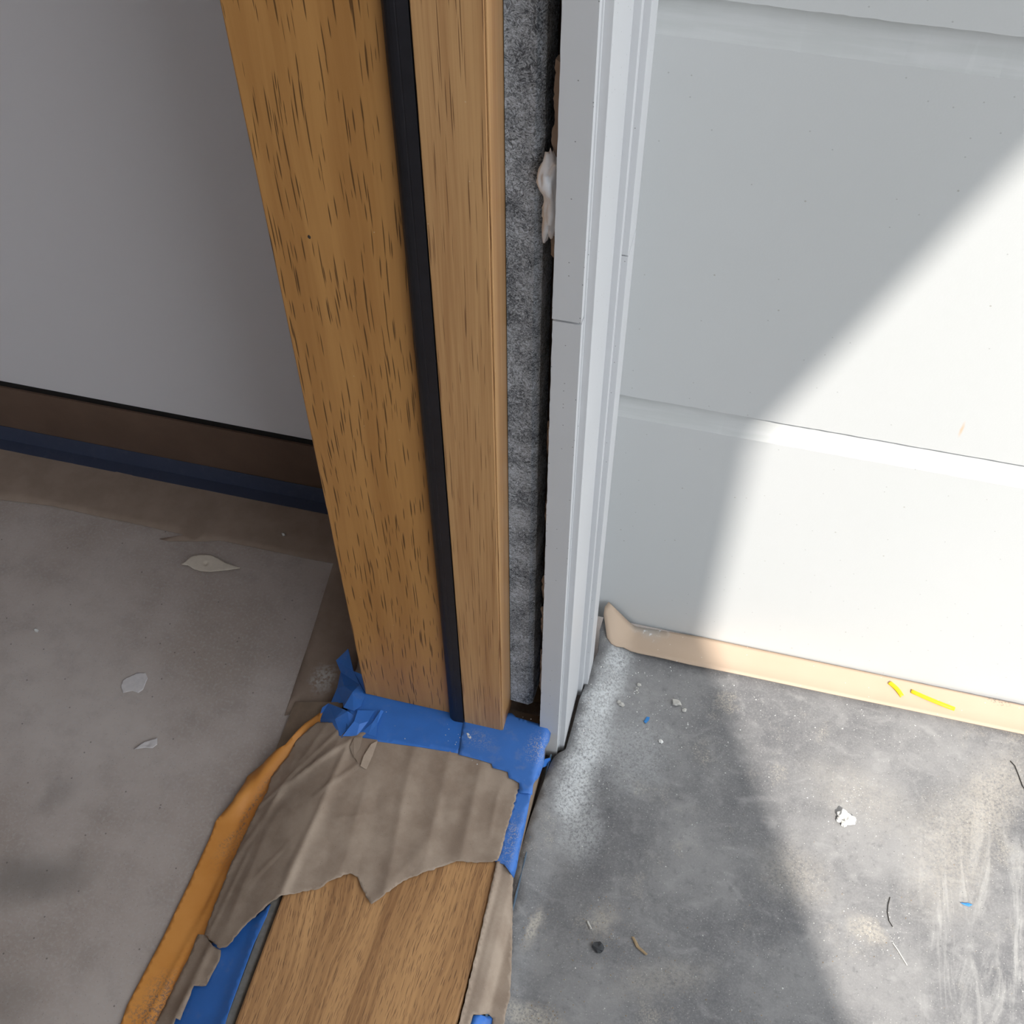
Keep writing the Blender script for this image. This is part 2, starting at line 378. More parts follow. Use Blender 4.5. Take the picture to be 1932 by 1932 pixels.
def lump(name, p, r, mat, seed, sq=(1, 1, .7), sub=2, amp=.35, parent=None, rot=0):
    bm = bmesh.new(); bmesh.ops.create_icosphere(bm, subdivisions=sub, radius=1)
    R = Matrix.Rotation(rot, 3, 'Z')
    for v in bm.verts:
        s = 1+amp*mnoise.noise(v.co*1.6+Vector((seed*3.7, seed, 0)))+amp*.5*mnoise.noise(v.co*4+Vector((seed, 2, 0)))
        c = v.co*s; c = Vector((c.x*sq[0], c.y*sq[1], c.z*sq[2]))*r
        v.co = R@c+Vector((0, 0, 0))
    mz = min(v.co.z for v in bm.verts)
    for v in bm.verts: v.co.z -= mz
    me = bpy.data.meshes.new(name); bm.to_mesh(me); bm.free()
    o = finish(name, me, mat, parent); o.location = p; return o
def tube(name, pts, r, mat):
    cu = bpy.data.curves.new(name, 'CURVE'); cu.dimensions = '3D'; cu.bevel_depth = r; cu.bevel_resolution = 1
    sp = cu.splines.new('POLY'); sp.points.add(len(pts)-1)
    for q, p in zip(sp.points, pts): q.co = (*p, 1)
    t = bpy.data.objects.new('t', cu); me = bpy.data.meshes.new_from_object(t); bpy.data.objects.remove(t); me.name = name
    me.materials.clear()
    return finish(name, me, mat)
def lerp(a, b, t): return a+(b-a)*t
def sstep(a, b, x): t = max(0, min(1, (x-a)/(b-a))); return t*t*(3-2*t)

# ------------------------------------------------------------------ the building
YS = onz(1182, 1173, ZM+.004).y                # face of the siding
YW = 0.942                                     # indoor wall face
YJ, YT = 0.629, 0.6205                         # jamb face, stop face
XL, XR = -0.346, -0.172                        # jamb from room side to porch side
# corner of the recessed entry that throws the shadow
b0 = ony(1424, 832, YS)
tt = 2.6
CX, CY, CZ = b0.x+SUN_AZ.x*tt, b0.y+SUN_AZ.y*tt, b0.z+SUN_TAN*tt
HEAD = 2.40
struct(box('floor', -4.2, -0.36, -4.0, YW+.02, -.15, 0, 'concrete'), 'stained grey concrete slab indoors')
wl = struct(box('wall_back', -4.2, XL-.004, YW, YW+.11, .122, 2.62, 'drywall'), 'plain grey white painted interior wall')
struct(box('wall_left', -4.3, -4.2, -4.0, YW+.11, 0, 2.62, 'drywall'))
struct(box('wall_rear', -4.2, XL, -4.1, -4.0, 0, 2.62, 'drywall'))
struct(box('ceiling', -4.3, CX, CY-1.6, YW+1.2, CZ, CZ+.2, 'drywall'), 'roof slab over room and recessed entry')
box('ceiling_lining', -4.3, XL, -4.1, YW+.11, 2.60, 2.62, 'drywall', bpy.data.objects['ceiling'])
# wall that holds the door: a stub beside the jamb, a header and the far side
wd = struct(box('wall_door', XL-.0045, -.178, .668, YW, 0, CZ, 'framing'))
struct(box('wall_header', XL-.004, -.135, CY-.02, .668, HEAD+.05, CZ, 'drywall'))
struct(box('wall_far', XL-.004, -.135, -4.1, CY, -.05, CZ, 'drywall'))
box('rough_stud', -.178, -.1345, .72, .84, -.05, CZ, 'framing', wd)
box('drywall_edge', XL-.0075, XL-.0005, .645, .668, .19, HEAD, 'drywall', wd)
box('framing_block', XL-.006, XL-.0005, .645, .668, .03, .183, 'framing', wd)
# sun side of the recess
struct(box('wall_opposite', -.135, CX, CY-1.6, CY, -.05, CZ, 'siding'), 'opposite white wall of the recessed entry')
struct(box('floor_porch', -.30, CX+.3, CY, YS+.1, -.12, -.05, 'concrete'))
struct(box('floor_patio', CX+.3, 40, -40, 40, -.14, -.06, 'patio'))
struct(box('wall_front', CX-.2, CX, YS+.0205, YS+6, -.05, CZ, 'siding'))

# siding boards, each with a sloping bevel along its top
sd = struct(empty('wall_siding', (0.4, YS, ZM)), 'white painted drop siding on the porch side wall')
edges = [ZM+.003]
edges += [ony(1167, 744, YS).z, ony(1358, 0, YS).z]
ex = edges[2]-edges[1]
while edges[-1] < CZ-.05: edges.append(edges[-1]+ex)
CH = .033
for i in range(len(edges)-1):
    z0, z1 = edges[i], min(edges[i+1], CZ)
    seg = 260 if i < 3 else 4
    poly = [(YS, z0), (YS, z1-CH), (YS+.013, z1+.0005), (YS+.013, z1+.02), (YS+.02, z1+.02), (YS+.02, z0+.021), (YS+.0135, z0+.021), (YS+.0135, z0)]
    o = prism('siding_board', poly, 'x', -.125, CX-.001, 'siding', sd, seg, .0006, (0, 1))
    o.data.materials.append(M['bevel'])
    for p in o.data.polygons:
        if .2 < p.normal.z < .98 and p.normal.y < -.3: p.material_index = 1

# base along the indoor wall
bb = struct(box('baseboard_back', -4.2, XL-.005, YW-.004, YW+.1, 0, .113, 'bronze'), 'dark bronze flush base under the wall')
box('reveal_bead', -4.2, XL-.005, YW-.001, YW+.1, .113, .1225, 'reveal', bb)

# white stepped trim between jamb and siding
tr = struct(empty('trim_1', (-.11, .70, ZM)), 'white painted stepped exterior door trim')
zj = .700
def tprof(x0, y0, x1, y1, name, za, zb, mt='trim', seg=1, jit=0, bv=.0004):
    return prism(name, [(x0, y0), (x1, y0), (x1, y1), (x0, y1)], 'z', za, zb, mt, tr, seg, jit, (0,), bv if not jit else 0)
tprof(-.1302, .636, -.1082, .72, 'stop_strip', ZM, zj-.001, seg=260, jit=.00035)
tprof(-.1306, .636, -.1084, .72, 'stop_strip', zj+.001, HEAD, seg=260, jit=.00035)
bevel(tprof(-.1095, .6445, -.1070, .72, 'bead_strip', ZM, HEAD), .0008)
tprof(-.108, .646, -.1012, .75, 'casing_board', ZM, HEAD)
tprof(-.1016, .727, -.0958, .772, 'band_moulding', ZM, HEAD)
zo = ony(1175, 482, .737).z
tprof(-.0962, .7365, -.0904, .772, 'edge_moulding', ZM+.002, zo-.0006)
tprof(-.0962, .7368, -.0906, .772, 'edge_moulding', zo+.0006, HEAD)
tprof(-.135, .772, -.1035, YS+.004, 'corner_backing', ZM, HEAD)
tprof(-.1345, .70, -.12, .85, 'backing_board', HEAD-.001, HEAD+.05)
# ragged caulk and torn paper on the hidden edge of the trim
for (za, zb, wdt) in ((.535, .57, .0045), (.44, .465, .004), (.31, .345, .005), (.245, .285, .0055), (.12, .20, .005)):
    prism('caulk_ridge', [(-.1302-wdt*.6, .646), (-.129, .644), (-.129, .652), (-.1302-wdt, .652)], 'z', za, zb, 'tan_tear', tr, 24, .0018, (0, 3))
prism('torn_backing', [(-.1375, .655), (-.1295, .648), (-.1295, .660), (-.1375, .660)], 'z', .745, .90, 'tan_tear', tr, 50, .0018, (0, 3))

# ------------------------------------------------------------------ oak door jamb
jm = tag(empty('door_jamb', ((XL+XR)/2, YJ, .045)), 'upright oak door jamb with black weatherstrip set in its rabbet', 'door jamb')
box('jamb_board', XL, -.2335, YJ, .667, .045, HEAD, 'oak_jamb', jm, .0012)
st = box('stop_board', -.2187, XR-.0012, YT, .6605, .0435, HEAD, 'oak_stop', jm, .0008)
box('edge_band', XR-.0011, XR+.0006, YT+.0006, .6605, .0435, HEAD, 'oak_stop', jm, .0005)
pr = []
for k in range(13):
    a = math.pi*(1.02-.98*k/12)+math.pi
    pr.append((-.2290+.0095*math.cos(a), .6275+.0085*math.sin(a)))
pr += [(-.2192, .640), (-.2385, .640)]
prism('weatherstrip', pr, 'z', .0455, HEAD, 'black_rubber', jm, 1, smooth=False)
prism('weatherstrip_fin', [(-.2345, .6285), (-.2330, .6215), (-.2265, .6190), (-.2195, .6195), (-.2195, .6212), (-.2260, .6210), (-.2318, .6228), (-.2330, .6290)], 'z', .0455, HEAD, 'black_rubber', jm)
box('head_jamb', XL, XR, CY+.02, .667, HEAD, HEAD+.03, 'oak_jamb', jm)
pn = ony(584, 449, YJ-.0002)
lump('nail_hole', (pn.x, YJ-.0003, pn.z-.001), .0014, 'hair', 5, (1, .2, 1.3), 1, .2, jm)

# mineral fibre strip stuffed in the gap
ins_pts = []
insu = prism('insulation_strip', [(-.1712, .6615), (-.1708, .6560), (-.1495, .6545), (-.1440, .6590), (-.1432, .690), (-.1712, .690)], 'z', .063, HEAD, 'insulation', None, 420, .0007, (0, 2, 3, 4))
tag(insu, 'grey mineral fibre strip stuffed between oak jamb and white trim', 'insulation')
bl = bmesh.new(); bmesh.ops.create_icosphere(bl, subdivisions=4, radius=1)
for v in bl.verts:
    n1 = mnoise.noise(v.co*1.7+Vector((3, 1, 2))); n2 = mnoise.noise(v.co*6+Vector((1, 8, 2)))
    s = 1+.35*n1+.14*n2
    wz = 1-.45*math.exp(-((v.co.z+.05)/.18)**2)
    s += .10*mnoise.noise(v.co*14)
    v.co = Vector((v.co.x*.0085*s*wz-.1365-.0015*math.sin(v.co.z*4), v.co.y*.009*s*wz+.651, v.co.z*.037*s+.800))
me = bpy.data.meshes.new('filler_blob'); bl.to_mesh(me); bl.free()
tag(finish('filler_blob', me, 'foam', None, True), 'white lump of filler squeezed out beside the grey fibre strip', 'filler')

# ------------------------------------------------------------------ oak threshold
ts = tag(empty('door_threshold', (-.25, .2, 0)), 'oak door threshold plank half covered by torn brown paper', 'threshold')
box('plank', -.3560, -.1362, CY+.03, .642, .020, .0450, 'oak_sill', ts, .0025)
box('nosing', -.1352, -.1215, CY+.03, .634, -.045, .0385, 'framing', ts, .002)
box('sill_base', -.372, -.1362, CY+.03, .666, -.05, .019, 'framing', ts)
gk = prism('edge_gasket', [(-.3715, .019), (-.3590, .019), (-.3585, .0325), (-.361, .0365), (-.368, .0365), (-.3715, .033)], 'y', CY+.03, .60, 'grey_gasket', ts, 1, bv=.001)
prism('ramp', [(-.440, .0), (-.3725, .0), (-.3725, .030), (-.380, .029), (-.440, .004)], 'y', CY+.03, .62, 'framing', ts)
# surface the coverings lie on
def base_z(x, y):
    if x > -.1362: 
        z = lerp(.0466, .0400, sstep(-.1362, -.131, x))
    elif x > -.357: z = .0466
    elif x > -.3725: z = lerp(.0466, .0372, (-.357-x)/.0155)
    elif x > -.3800: z = lerp(.0372, .0310, (-.3725-x)/.0075)
    elif x > -.4450: z = lerp(.0310, .0032, (-.3800-x)/.065)
    else: z = .0016
    return z
def fold(a, b, wdt, amp, base=0.02):
    A = onz(*a, base); B = onz(*b, base); d = Vector((B.x-A.x, B.y-A.y)); L = d.length; d /= L; nrm = Vector((-d.y, d.x))
    def f(x, y):
        q = Vector((x-A.x, y-A.y)); s = q.dot(d)/L; t = q.dot(nrm)/wdt
        if s < -.3 or s > 1.3: return 0
        return amp*(.55*math.exp(-abs(t)*1.7)+.45*math.exp(-t*t))*sstep(-.3, .15, s)*(1-sstep(.85, 1.3, s))
    return f
FOLDS = [fold((660, 1430), (545, 1690), .006, .006), fold((700, 1450), (640, 1660), .013, .0035, .045), fold((775, 1440), (728, 1680), .012, .0045, .045), fold((845, 1440), (800, 1640), .010, .0035, .045),
         fold((905, 1455), (870, 1620), .011, .0040, .045), fold((610, 1400), (430, 1640), .004, .0030, .015), fold((560, 1440), (500, 1560), .006, .003, .015), fold((650, 1420), (480, 1540), .005, .0032, .02), fold((520, 1560), (440, 1740), .010, .004, .01), fold((590, 1560), (490, 1700), .010, -.0025, .02), fold((800, 1600), (720, 1690), .012, .003, .045),
         fold((690, 1398), (470, 1520), .0028, .0045, .03), fold((640, 1398), (505, 1505), .0026, .004, .025), fold((676, 1445), (600, 1500), .0026, .0035, .045), fold((640, 1545), (700, 1540), .0022, .002, .045), fold((560, 1600), (490, 1660), .003, .003, .02), fold((470, 1620), (400, 1760), .0026, .0035, .01), fold((940, 1500), (925, 1570), .003, .002, .045)]
def paper_z(x, y):
    b = base_z(x, y)
    if x < -.357: b = lerp(.0466, .0040, sstep(-.357, -.455, x)*.5+.5*min(1, (-.357-x)/.098)) 
    b = max(b, base_z(x, y))+.0004
    return b + .62*max(0, sum(f(x, y) for f in FOLDS)) + .0007*(mnoise.noise(Vector((x*60, y*25, 2)))+1) + .0012*abs(mnoise.noise(Vector((x*38+y*20, y*17-x*12, 6))))
PAPER = [(560, 1395), (600, 1362), (660, 1370), (760, 1385), (865, 1405), (930, 1432), (957, 1447), (962, 1460), (981, 1470), (980, 1482), (962, 1545), (943, 1614), (938, 1624), (901, 1628), (861, 1625), (802, 1645), (761, 1662), (712, 1699), (701, 1706), (690, 1692), (681, 1673), (675, 1655), (660, 1648), (625, 1661), (600, 1678), (582, 1681), (538, 1689),
         (510, 1703), (458, 1751), (430, 1785), (414, 1790), (386, 1763), (400, 1722), (417, 1680), (436, 1630), (468, 1562), (506, 1490), (512, 1466), (545, 1425)]
pp = sheet('masking_paper', PAPER, paper_z, 'kraft', None, step=.0031, rag=.0016)
tag(pp, 'torn brown kraft paper wrapped over the oak threshold at the jamb', 'paper')
# rip at the tape edge: dark opening with two raised flaps
zt = .0475
facets('torn_flap', [(668, 1390, zt+.003), (712, 1396, zt+.004), (704, 1420, zt+.0032), (690, 1449, zt+.002), (676, 1440, zt+.0025), (663, 1420, zt+.0028), (684, 1416, zt+.0040)], [(0, 1, 6), (1, 2, 6), (2, 3, 6), (3, 4, 6), (4, 5, 6), (5, 0, 6)], 'kraft', pp)
facets('torn_flap', [(700, 1404, zt+.0075), (713, 1397, zt+.005), (702, 1428, zt+.004), (691, 1452, zt+.0025), (680, 1445, zt+.0045), (686, 1426, zt+.0065)], [(0, 1, 2, 5), (2, 3, 4, 5)], 'kraft', pp)
facets('torn_flap', [(668, 1392, zt+.006), (684, 1390, zt+.007), (680, 1410, zt+.005), (668, 1430, zt+.003), (660, 1410, zt+.003)], [(0, 1, 2), (0, 2, 3, 4)], 'kraft', pp)
facets('tape_glimpse', [(644, 1390, zt+.001), (658, 1392, zt+.001), (655, 1408, zt+.0010), (638, 1428, zt+.001), (643, 1410, zt+.001)], [(0, 1, 2, 4), (4, 2, 3)], 'blue', pp)

def low_z(x, y): return base_z(x, y)+.0004+.0006*(mnoise.noise(Vector((x*50, y*30, 7)))+1)
def scrap_z(x, y):
    return base_z(x, y)+.0016 + max(0, SF(x, y)+SF2(x, y)) + .0006*(mnoise.noise(Vector((x*70, y*30, 3)))+1)
SF = fold((400, 1785), (330, 1925), .005, .005, .015); SF2 = fold((380, 1850), (345, 1900), .004, .003, .015)
sc_ = sheet('paper_scrap', [(374, 1763), (388, 1764), (402, 1785), (417, 1793), (414, 1813), (389, 1860), (366, 1860), (352, 1894), (340, 1925), (332, 1921), (322, 1960), (280, 1960), (293, 1932), (324, 1872), (355, 1810)], scrap_z, 'kraft', None, step=.004, rag=.0015)
tag(sc_, 'creased strip of brown paper between orange tape and blue tape', 'paper')
bt = sheet('masking_tape', [(511, 1706), (503, 1729), (480, 1779), (430, 1915), (411, 1980), (290, 1980), (300, 1940), (330, 1900), (380, 1830), (400, 1780), (440, 1750)], low_z, 'blue', None, step=.006)
tag(bt, 'blue masking tape along the indoor edge of the threshold', 'tape')
def right_z(x, y): return base_z(x, y)+.0012+.0035*math.exp(-((x+.128)/.006)**2)*(.6+.4*mnoise.noise(Vector((0, y*14, 0))))-lerp(0, .016, sstep(-.118, -.109, x))
rp_ = sheet('paper_scrap', [(937, 1625), (951, 1630), (960, 1642), (968, 1657), (966, 1690), (967, 1757), (965, 1835), (962, 1884), (956, 1903), (951, 1932), (944, 1975), (918, 1975), (930, 1922), (921, 1913), (905, 1915), (893, 1914), (884, 1940), (872, 1980), (856, 1975), (872, 1905), (900, 1790)], right_z, 'kraft', None, step=.0035, rag=.001)
tag(rp_, 'narrow brown paper scrap curling along the porch edge of the threshold', 'paper')
sl_ = sheet('masking_tape', [(893, 1916), (930, 1916), (925, 1990), (870, 1990)], lambda x, y: base_z(x, y)+.0003-lerp(0, .016, sstep(-.118, -.109, x)), 'blue', None, step=.006)
tag(sl_, 'blue tape showing through a hole in the narrow paper scrap', 'tape')

# orange tape from paper to slab
def or_z(x, y):
    b = max(.0018, base_z(x, y)+.0006)
    return b + max(0, OF(x, y)) + OL(x, y) + .0004*(mnoise.noise(Vector((x*50, y*20, 5)))+1)
OF = fold((400, 1690), (270, 1932), .003, .0035, .01)
def OL(x, y):
    p = Vector((x, y)); a = OA; b = OB
    t = (y-a.y)/(b.y-a.y); xl = lerp(a.x, b.x, t)
    k = 1-sstep(0, .02, abs(x-xl)); return .012*k*sstep(-.25, .15, t)*(1-sstep(.75, 1.1, t))
OA = onz(570, 1375, .01); OB = onz(425, 1540, .01)
ot = sheet('masking_tape', [(613, 1337), (604, 1360), (610, 1372), (575, 1400), (557, 1425), (520, 1475), (512, 1500), (470, 1590), (440, 1650), (420, 1700), (392, 1770), (374, 1780), (358, 1815), (327, 1876), (296, 1935), (275, 1975), (205, 1985), (228, 1932), (240, 1897), (271, 1838), (309, 1766), (355, 1670), (399, 1574), (406, 1552), (411, 1544), (439, 1512), (461, 1478), (467, 1465), (520, 1416), (538, 1405), (575, 1365)], or_z, 'orange_tape', None, step=.0045)
tag(ot, 'long strip of orange tape running over the concrete beside the threshold', 'tape')

# blue tape at the jamb foot
def tape_z(x, y): return paper_top(x, y)+.0009-lerp(0, .010, sstep(-.1205, -.1175, x))
def paper_top(x, y): return .0470 if x > -.357 else base_z(x, y)+.0006
t1 = sheet('masking_tape', [(694, 1306), (855, 1340), (886, 1354), (880, 1372), (866, 1422), (800, 1411), (712, 1399), (690, 1394), (652, 1389), (655, 1342), (668, 1308)], lambda x, y: tape_z(x, y)+max(0, .001*mnoise.noise(Vector((x*40, y*60, 1))))+.0012, 'blue', None, step=.006)
tag(t1, 'blue masking tape holding brown paper across the foot of the jamb', 'tape')
t2 = sheet('masking_tape', [(876, 1350), (948, 1366), (956, 1345), (966, 1346), (973, 1353), (1034, 1371), (1040, 1377), (1036, 1398), (1028, 1412), (1026, 1440), (1017, 1465), (1006, 1480), (1004, 1500), (979, 1496), (980, 1478), (970, 1472), (960, 1468), (958, 1457), (946, 1453), (930, 1449), (927, 1441), (905, 1434), (882, 1428), (865, 1424)], lambda x, y: tape_z(x, y)+.0022, 'blue_dusty', None, step=.005)
tag(t2, 'dusty blue tape patch under the stop and white trim', 'tape')
t3 = sheet('masking_tape', [(1007, 1478), (1000, 1508), (990, 1560), (978, 1615), (974, 1640), (969, 1657), (960, 1643), (951, 1631), (934, 1626), (944, 1600), (962, 1535), (975, 1490)], lambda x, y: tape_z(x, y)+.0010-.0015, 'blue_dusty', None, step=.005)
tag(t3, 'blue tape strip along the porch edge of the threshold paper', 'tape')
# crumpled tape ends on the room side of the jamb foot
c1 = facets('crumpled_tape', [(634, 1246, .030), (657, 1224, .044), (667, 1266, .040), (643, 1268, .024), (682, 1272, .046), (690, 1309, .0485), (649, 1293, .040), (679, 1292, .0475), (636, 1299, .026), (624, 1327, .020), (647, 1326, .034), (665, 1306, .0545), (681, 1332, .0530), (667, 1341, .0525), (648, 1335, .0500), (651, 1295, .043)],
    [(0, 1, 2, 3), (3, 2, 7, 6), (2, 4, 5, 7), (6, 7, 15), (15, 7, 11), (3, 6, 8), (8, 6, 15), (8, 15, 11, 10), (8, 10, 9), (7, 5, 11), (11, 5, 12), (11, 12, 13), (11, 13, 14), (10, 11, 14)], 'blue')
tag(c1, 'crumpled blue tape bunched behind the room edge of the jamb', 'tape')
c2 = facets('crumpled_tape', [(602, 1356, .024), (608, 1335, .028), (620, 1327, .030), (648, 1338, .050), (656, 1342, .053), (632, 1357, .047), (600, 1374, .020), (620, 1383, .036), (643, 1389, .0495), (667, 1350, .0495), (660, 1372, .0495),
    (675, 1340, .0530), (707, 1341, .0525), (695, 1361, .0515), (668, 1361, .0555), (678, 1366, .0540), (646, 1389, .0515), (673, 1389, .0500), (679, 1381, .0500), (718, 1340, .0535), (724, 1341, .0510), (712, 1365, .0525), (710, 1391, .0500), (695, 1386, .0500), (684, 1380, .0495), (704, 1362, .0530)],
    [(0, 1, 2, 5), (2, 3, 5), (3, 4, 5), (0, 5, 7, 6), (5, 4, 10, 8), (5, 8, 7), (4, 9, 10), (11, 12, 13, 15), (11, 15, 14), (14, 15, 16), (15, 13, 18), (15, 18, 17), (15, 17, 16), (19, 20, 21, 25), (25, 21, 23, 24), (21, 22, 23)], 'blue')
tag(c2, 'wrinkled blue tape end folded over paper and orange tape', 'tape')

# indoor floor paper and base tape
def fl(x, y): return .0004+.0003*(mnoise.noise(Vector((x*12, y*12, 3)))+1)
FP = [(-60, 815), (0, 826), (312, 888), (507, 930), (640, 957), (663, 1100), (690, 1200), (672, 1262), (640, 1320), (605, 1338), (570, 1341), (537, 1350), (560, 1280), (590, 1190), (629, 1063), (600, 1058), (507, 1039), (417, 1020), (380, 1022), (315, 1021), (301, 1017), (348, 1009), (310, 1001), (268, 991), (174, 972), (100, 955), (36, 947), (0, 943), (-60, 935)]
fp = sheet('floor_paper', FP, fl, 'floor_paper', None, step=.02, rag=.001)
tag(fp, 'brown paper taped to the concrete below the dark base', 'paper')
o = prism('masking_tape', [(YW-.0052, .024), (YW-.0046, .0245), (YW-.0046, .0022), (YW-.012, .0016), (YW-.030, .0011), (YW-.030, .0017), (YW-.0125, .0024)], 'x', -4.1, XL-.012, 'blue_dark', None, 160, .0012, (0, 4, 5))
tag(o, 'dark blue tape line at the foot of the dark base', 'tape')

# ------------------------------------------------------------------ porch mat, board
mat_edge = [(1146, 1150), (1139, 1167), (1131, 1193), (1129, 1232), (1120, 1250), (1112, 1276), (1092, 1326), (1080, 1373), (1067, 1418), (1052, 1426), (1044, 1434), (1038, 1445), (1029, 1468), (1015, 1507), (1001, 1545), (980, 1614), (969, 1658), (958, 1720), (940, 1830), (915, 1990)]
ME = [onz(a, b, ZM+.010) for a, b in mat_edge]
def edge_x(y):
    if y >= ME[0].y: return ME[0].x
    for a, b in zip(ME, ME[1:]):
        if b.y <= y <= a.y: return lerp(a.x, b.x, (y-a.y)/(b.y-a.y))
    return ME[-1].x
def mat_z(x, y):
    d = x-edge_x(y); k = sstep(.35, .60, y)
    curl = (.012+.006*k)*(1-sstep(0, .035+.015*k, d))
    return ZM+curl-.002*(1-sstep(0, .006, d))+.0012*mnoise.noise(Vector((x*6, y*6, 1)))*sstep(0, .1, d)
mo = [(p.x, p.y) for p in ME]+[(ME[-1].x, CY+.06), (CX+.22, CY+.06), (CX+.22, YS-.004), (ME[0].x, YS-.004)]
mt = sheet_w('rubber_mat', mo, mat_z, 'mat', None, step=.016, thick=.004, rag=.0)
mt.modifiers['thickness'].offset = -1
tag(mt, 'dusty grey rubber mat covering the porch floor, edge curled at trim', 'mat')
FL = [(1148, 1136), (1163, 1151), (1178, 1166), (1186, 1174), (1324, 1203), (1660, 1274), (1932, 1332), (2100, 1366), (2095, 1421), (1932, 1386), (1700, 1337), (1400, 1274), (1300, 1254), (1205, 1233), (1190, 1229), (1176, 1222), (1162, 1220), (1153, 1215), (1145, 1203), (1142, 1181), (1139, 1159), (1141, 1145)]
def fl_z(x, y):
    k = 1-sstep(-.085, -.045, x)
    return ZM+.0045+(.0055+.0015*mnoise.noise(Vector((x*7, 0, 0))))*(1-sstep(YS-.062, YS-.03, y))*sstep(-.06, 0, x)+.001+k*(.010+.030*sstep(YS-.045, YS, y))
fo = sheet('protection_board', FL, fl_z, 'flash', None, step=.008, thick=.0014, rag=.0)
tag(fo, 'beige board strip lying along the foot of the white siding', 'board')
# sill flashing and tape in the slot between threshold and mat
ss = prism('sill_flashing', [(-.1150, -.006), (-.1138, -.006), (-.1085, -.030), (-.1095, -.030)], 'y', .30, .632, 'steel_blue', None, 30, .001, (0, 1))
tag(ss, 'bluish sill flashing seen in the slot between tape and mat', 'flashing')
t4 = facets('masking_tape', [(1028, 1432, .004), (1038, 1430, .000), (1040, 1437, -.010), (1034, 1444, -.012), (1024, 1448, .000)], [(0, 1, 2), (0, 2, 3, 4)], 'blue')
tag(t4, 'blue tape tab tucked under the foot of the white trim', 'tape')

# ------------------------------------------------------------------ crumbs
def yellow(name, a, b, wdt, bend, label):
    A = onf(*a, lambda x, y: fl_z(x, y)+.0016); B = onf(*b, lambda x, y: fl_z(x, y)+.0016)
    d = (B-A); L = d.length; d.normalize(); s = Vector((-d.y, d.x, 0)); V = []; Fc = []
    n = 8; m_ = 6
    for i in range(n+1):
        t = i/n; c = A.lerp(B, t)+s*bend*math.sin(t*math.pi)+Vector((0, 0, .0012*math.sin(t*math.pi)))
        for j in range(m_+1):
            a_ = math.pi*j/m_; V.append(c+s*math.cos(a_)*wdt+Vector((0, 0, math.sin(a_)*wdt*.8)))
    for i in range(n):
        for j in range(m_):
            q = i*(m_+1)+j; Fc.append((q, q+1, q+m_+2, q+m_+1))
    o = mesh(name, V, Fc, 'yellow', None, True)
    so_ = o.modifiers.new('thickness', 'SOLIDIFY'); so_.thickness = .0005; so_.offset = 0
    tag(o, label, 'plastic sliver', 'yellow slivers on the beige board')
yellow('plastic_sliver', (1678, 1288), (1702, 1314), .0028, .001, 'short yellow plastic sliver on the beige board')
yellow('plastic_sliver', (1719, 1304), (1801, 1338), .0026, -.0015, 'long yellow plastic sliver on the beige board')
def onmat(px, py): 
    p = onf(px, py, mat_z); return p
for i, (px, py, r, sq) in enumerate(((1590, 1541, .0065, (1.1, .9, .8)), (1603, 1550, .0068, (1, .9, .7)), (1592, 1556, .0042, (1, 1, .8)), (1582, 1548, .0032, (1, 1, .8)))):
    tag(lump('plaster_chunk', onmat(px, py), r, 'plaster', i+3, sq, 2, .55), ['blocky white plaster chunk on the sunlit mat', 'largest flat white plaster chunk on the sunlit mat', 'small white plaster chunk wedged between two big ones', 'tiny white plaster crumb beside the blocky chunk'][i], 'plaster chunk', 'crumbled plaster heap on the mat')
for i, (px, py, r, m_, lab) in enumerate(((1276, 1328, .0052, 'stone', 'pale wedge shaped stone crumb on the shaded mat'), (1206, 1293, .0026, 'stone', 'small pale stone crumb by the dust band near the beige board'),
        (1168, 1326, .0026, 'stone', 'small round grit crumb in the white dust, left of its twin'), (1173, 1331, .0034, 'stone', 'larger round grit crumb in the white dust beside a small twin'), (1247, 1400, .0028, 'plaster', 'white plaster crumb near a blue tape crumb on the mat'),
        (1130, 1789, .0062, 'dark_stone', 'dark rubber crumb near tan dust on the shaded mat'), (1291, 1341, .0028, 'stone', 'flat grey crumb just beyond the wedge shaped stone'))):
    tag(lump('stone_crumb', onmat(px, py), r, m_, i*2+11, (1.1, .9, .5), 2, .6), lab.replace(', left of its twin', ' beside a larger twin'), 'crumb')
def bit(name, px, m_, label, cat, zf, lift=.0015, th=.0005):
    pts = [onf(a, b, zf) for a, b in px]; c = sum(pts, Vector())/len(pts)
    o = sheet_w(name, [(p.x, p.y) for p in pts], lambda x, y: zf(x, y)+.0004+lift*min(1, (math.hypot(x-c.x, y-c.y)/.004))**2*.5, m_, None, step=.002, thick=th)
    tag(o, label, cat); return o
bit('tape_crumb', [(1214, 1362), (1220, 1353), (1226, 1354), (1224, 1360), (1218, 1366)], 'bluebit', 'tiny blue tape crumb on the shaded mat', 'tape crumb', mat_z)
bit('tape_crumb', [(1811, 1704), (1826, 1704), (1834, 1708), (1828, 1711), (1818, 1708)], 'bluebit', 'tiny blue tape crumb on the sunlit mat', 'tape crumb', mat_z)
bit('wood_splinter', [(1191, 1768), (1196, 1768), (1206, 1786), (1222, 1801), (1218, 1803), (1200, 1788)], 'wood_chip', 'tan wood splinter on the shaded mat', 'splinter', mat_z)
bit('wood_splinter', [(1106, 1738), (1110, 1738), (1117, 1753), (1113, 1754)], 'stone', 'short grey splinter beside tan dust on the mat', 'splinter', mat_z)
def thread(name, px, r, m_, label):
    pts = [onmat(a, b)+Vector((0, 0, r+.0012*math.sin(i*1.3)**2)) for i, (a, b) in enumerate(px)]
    tag(tube(name, pts, r, m_), label, 'thread')
thread('thread', [(1679, 1693), (1675, 1708), (1674, 1722), (1677, 1738), (1684, 1750)], .0005, 'hair', 'curved dark thread on the sunlit mat')
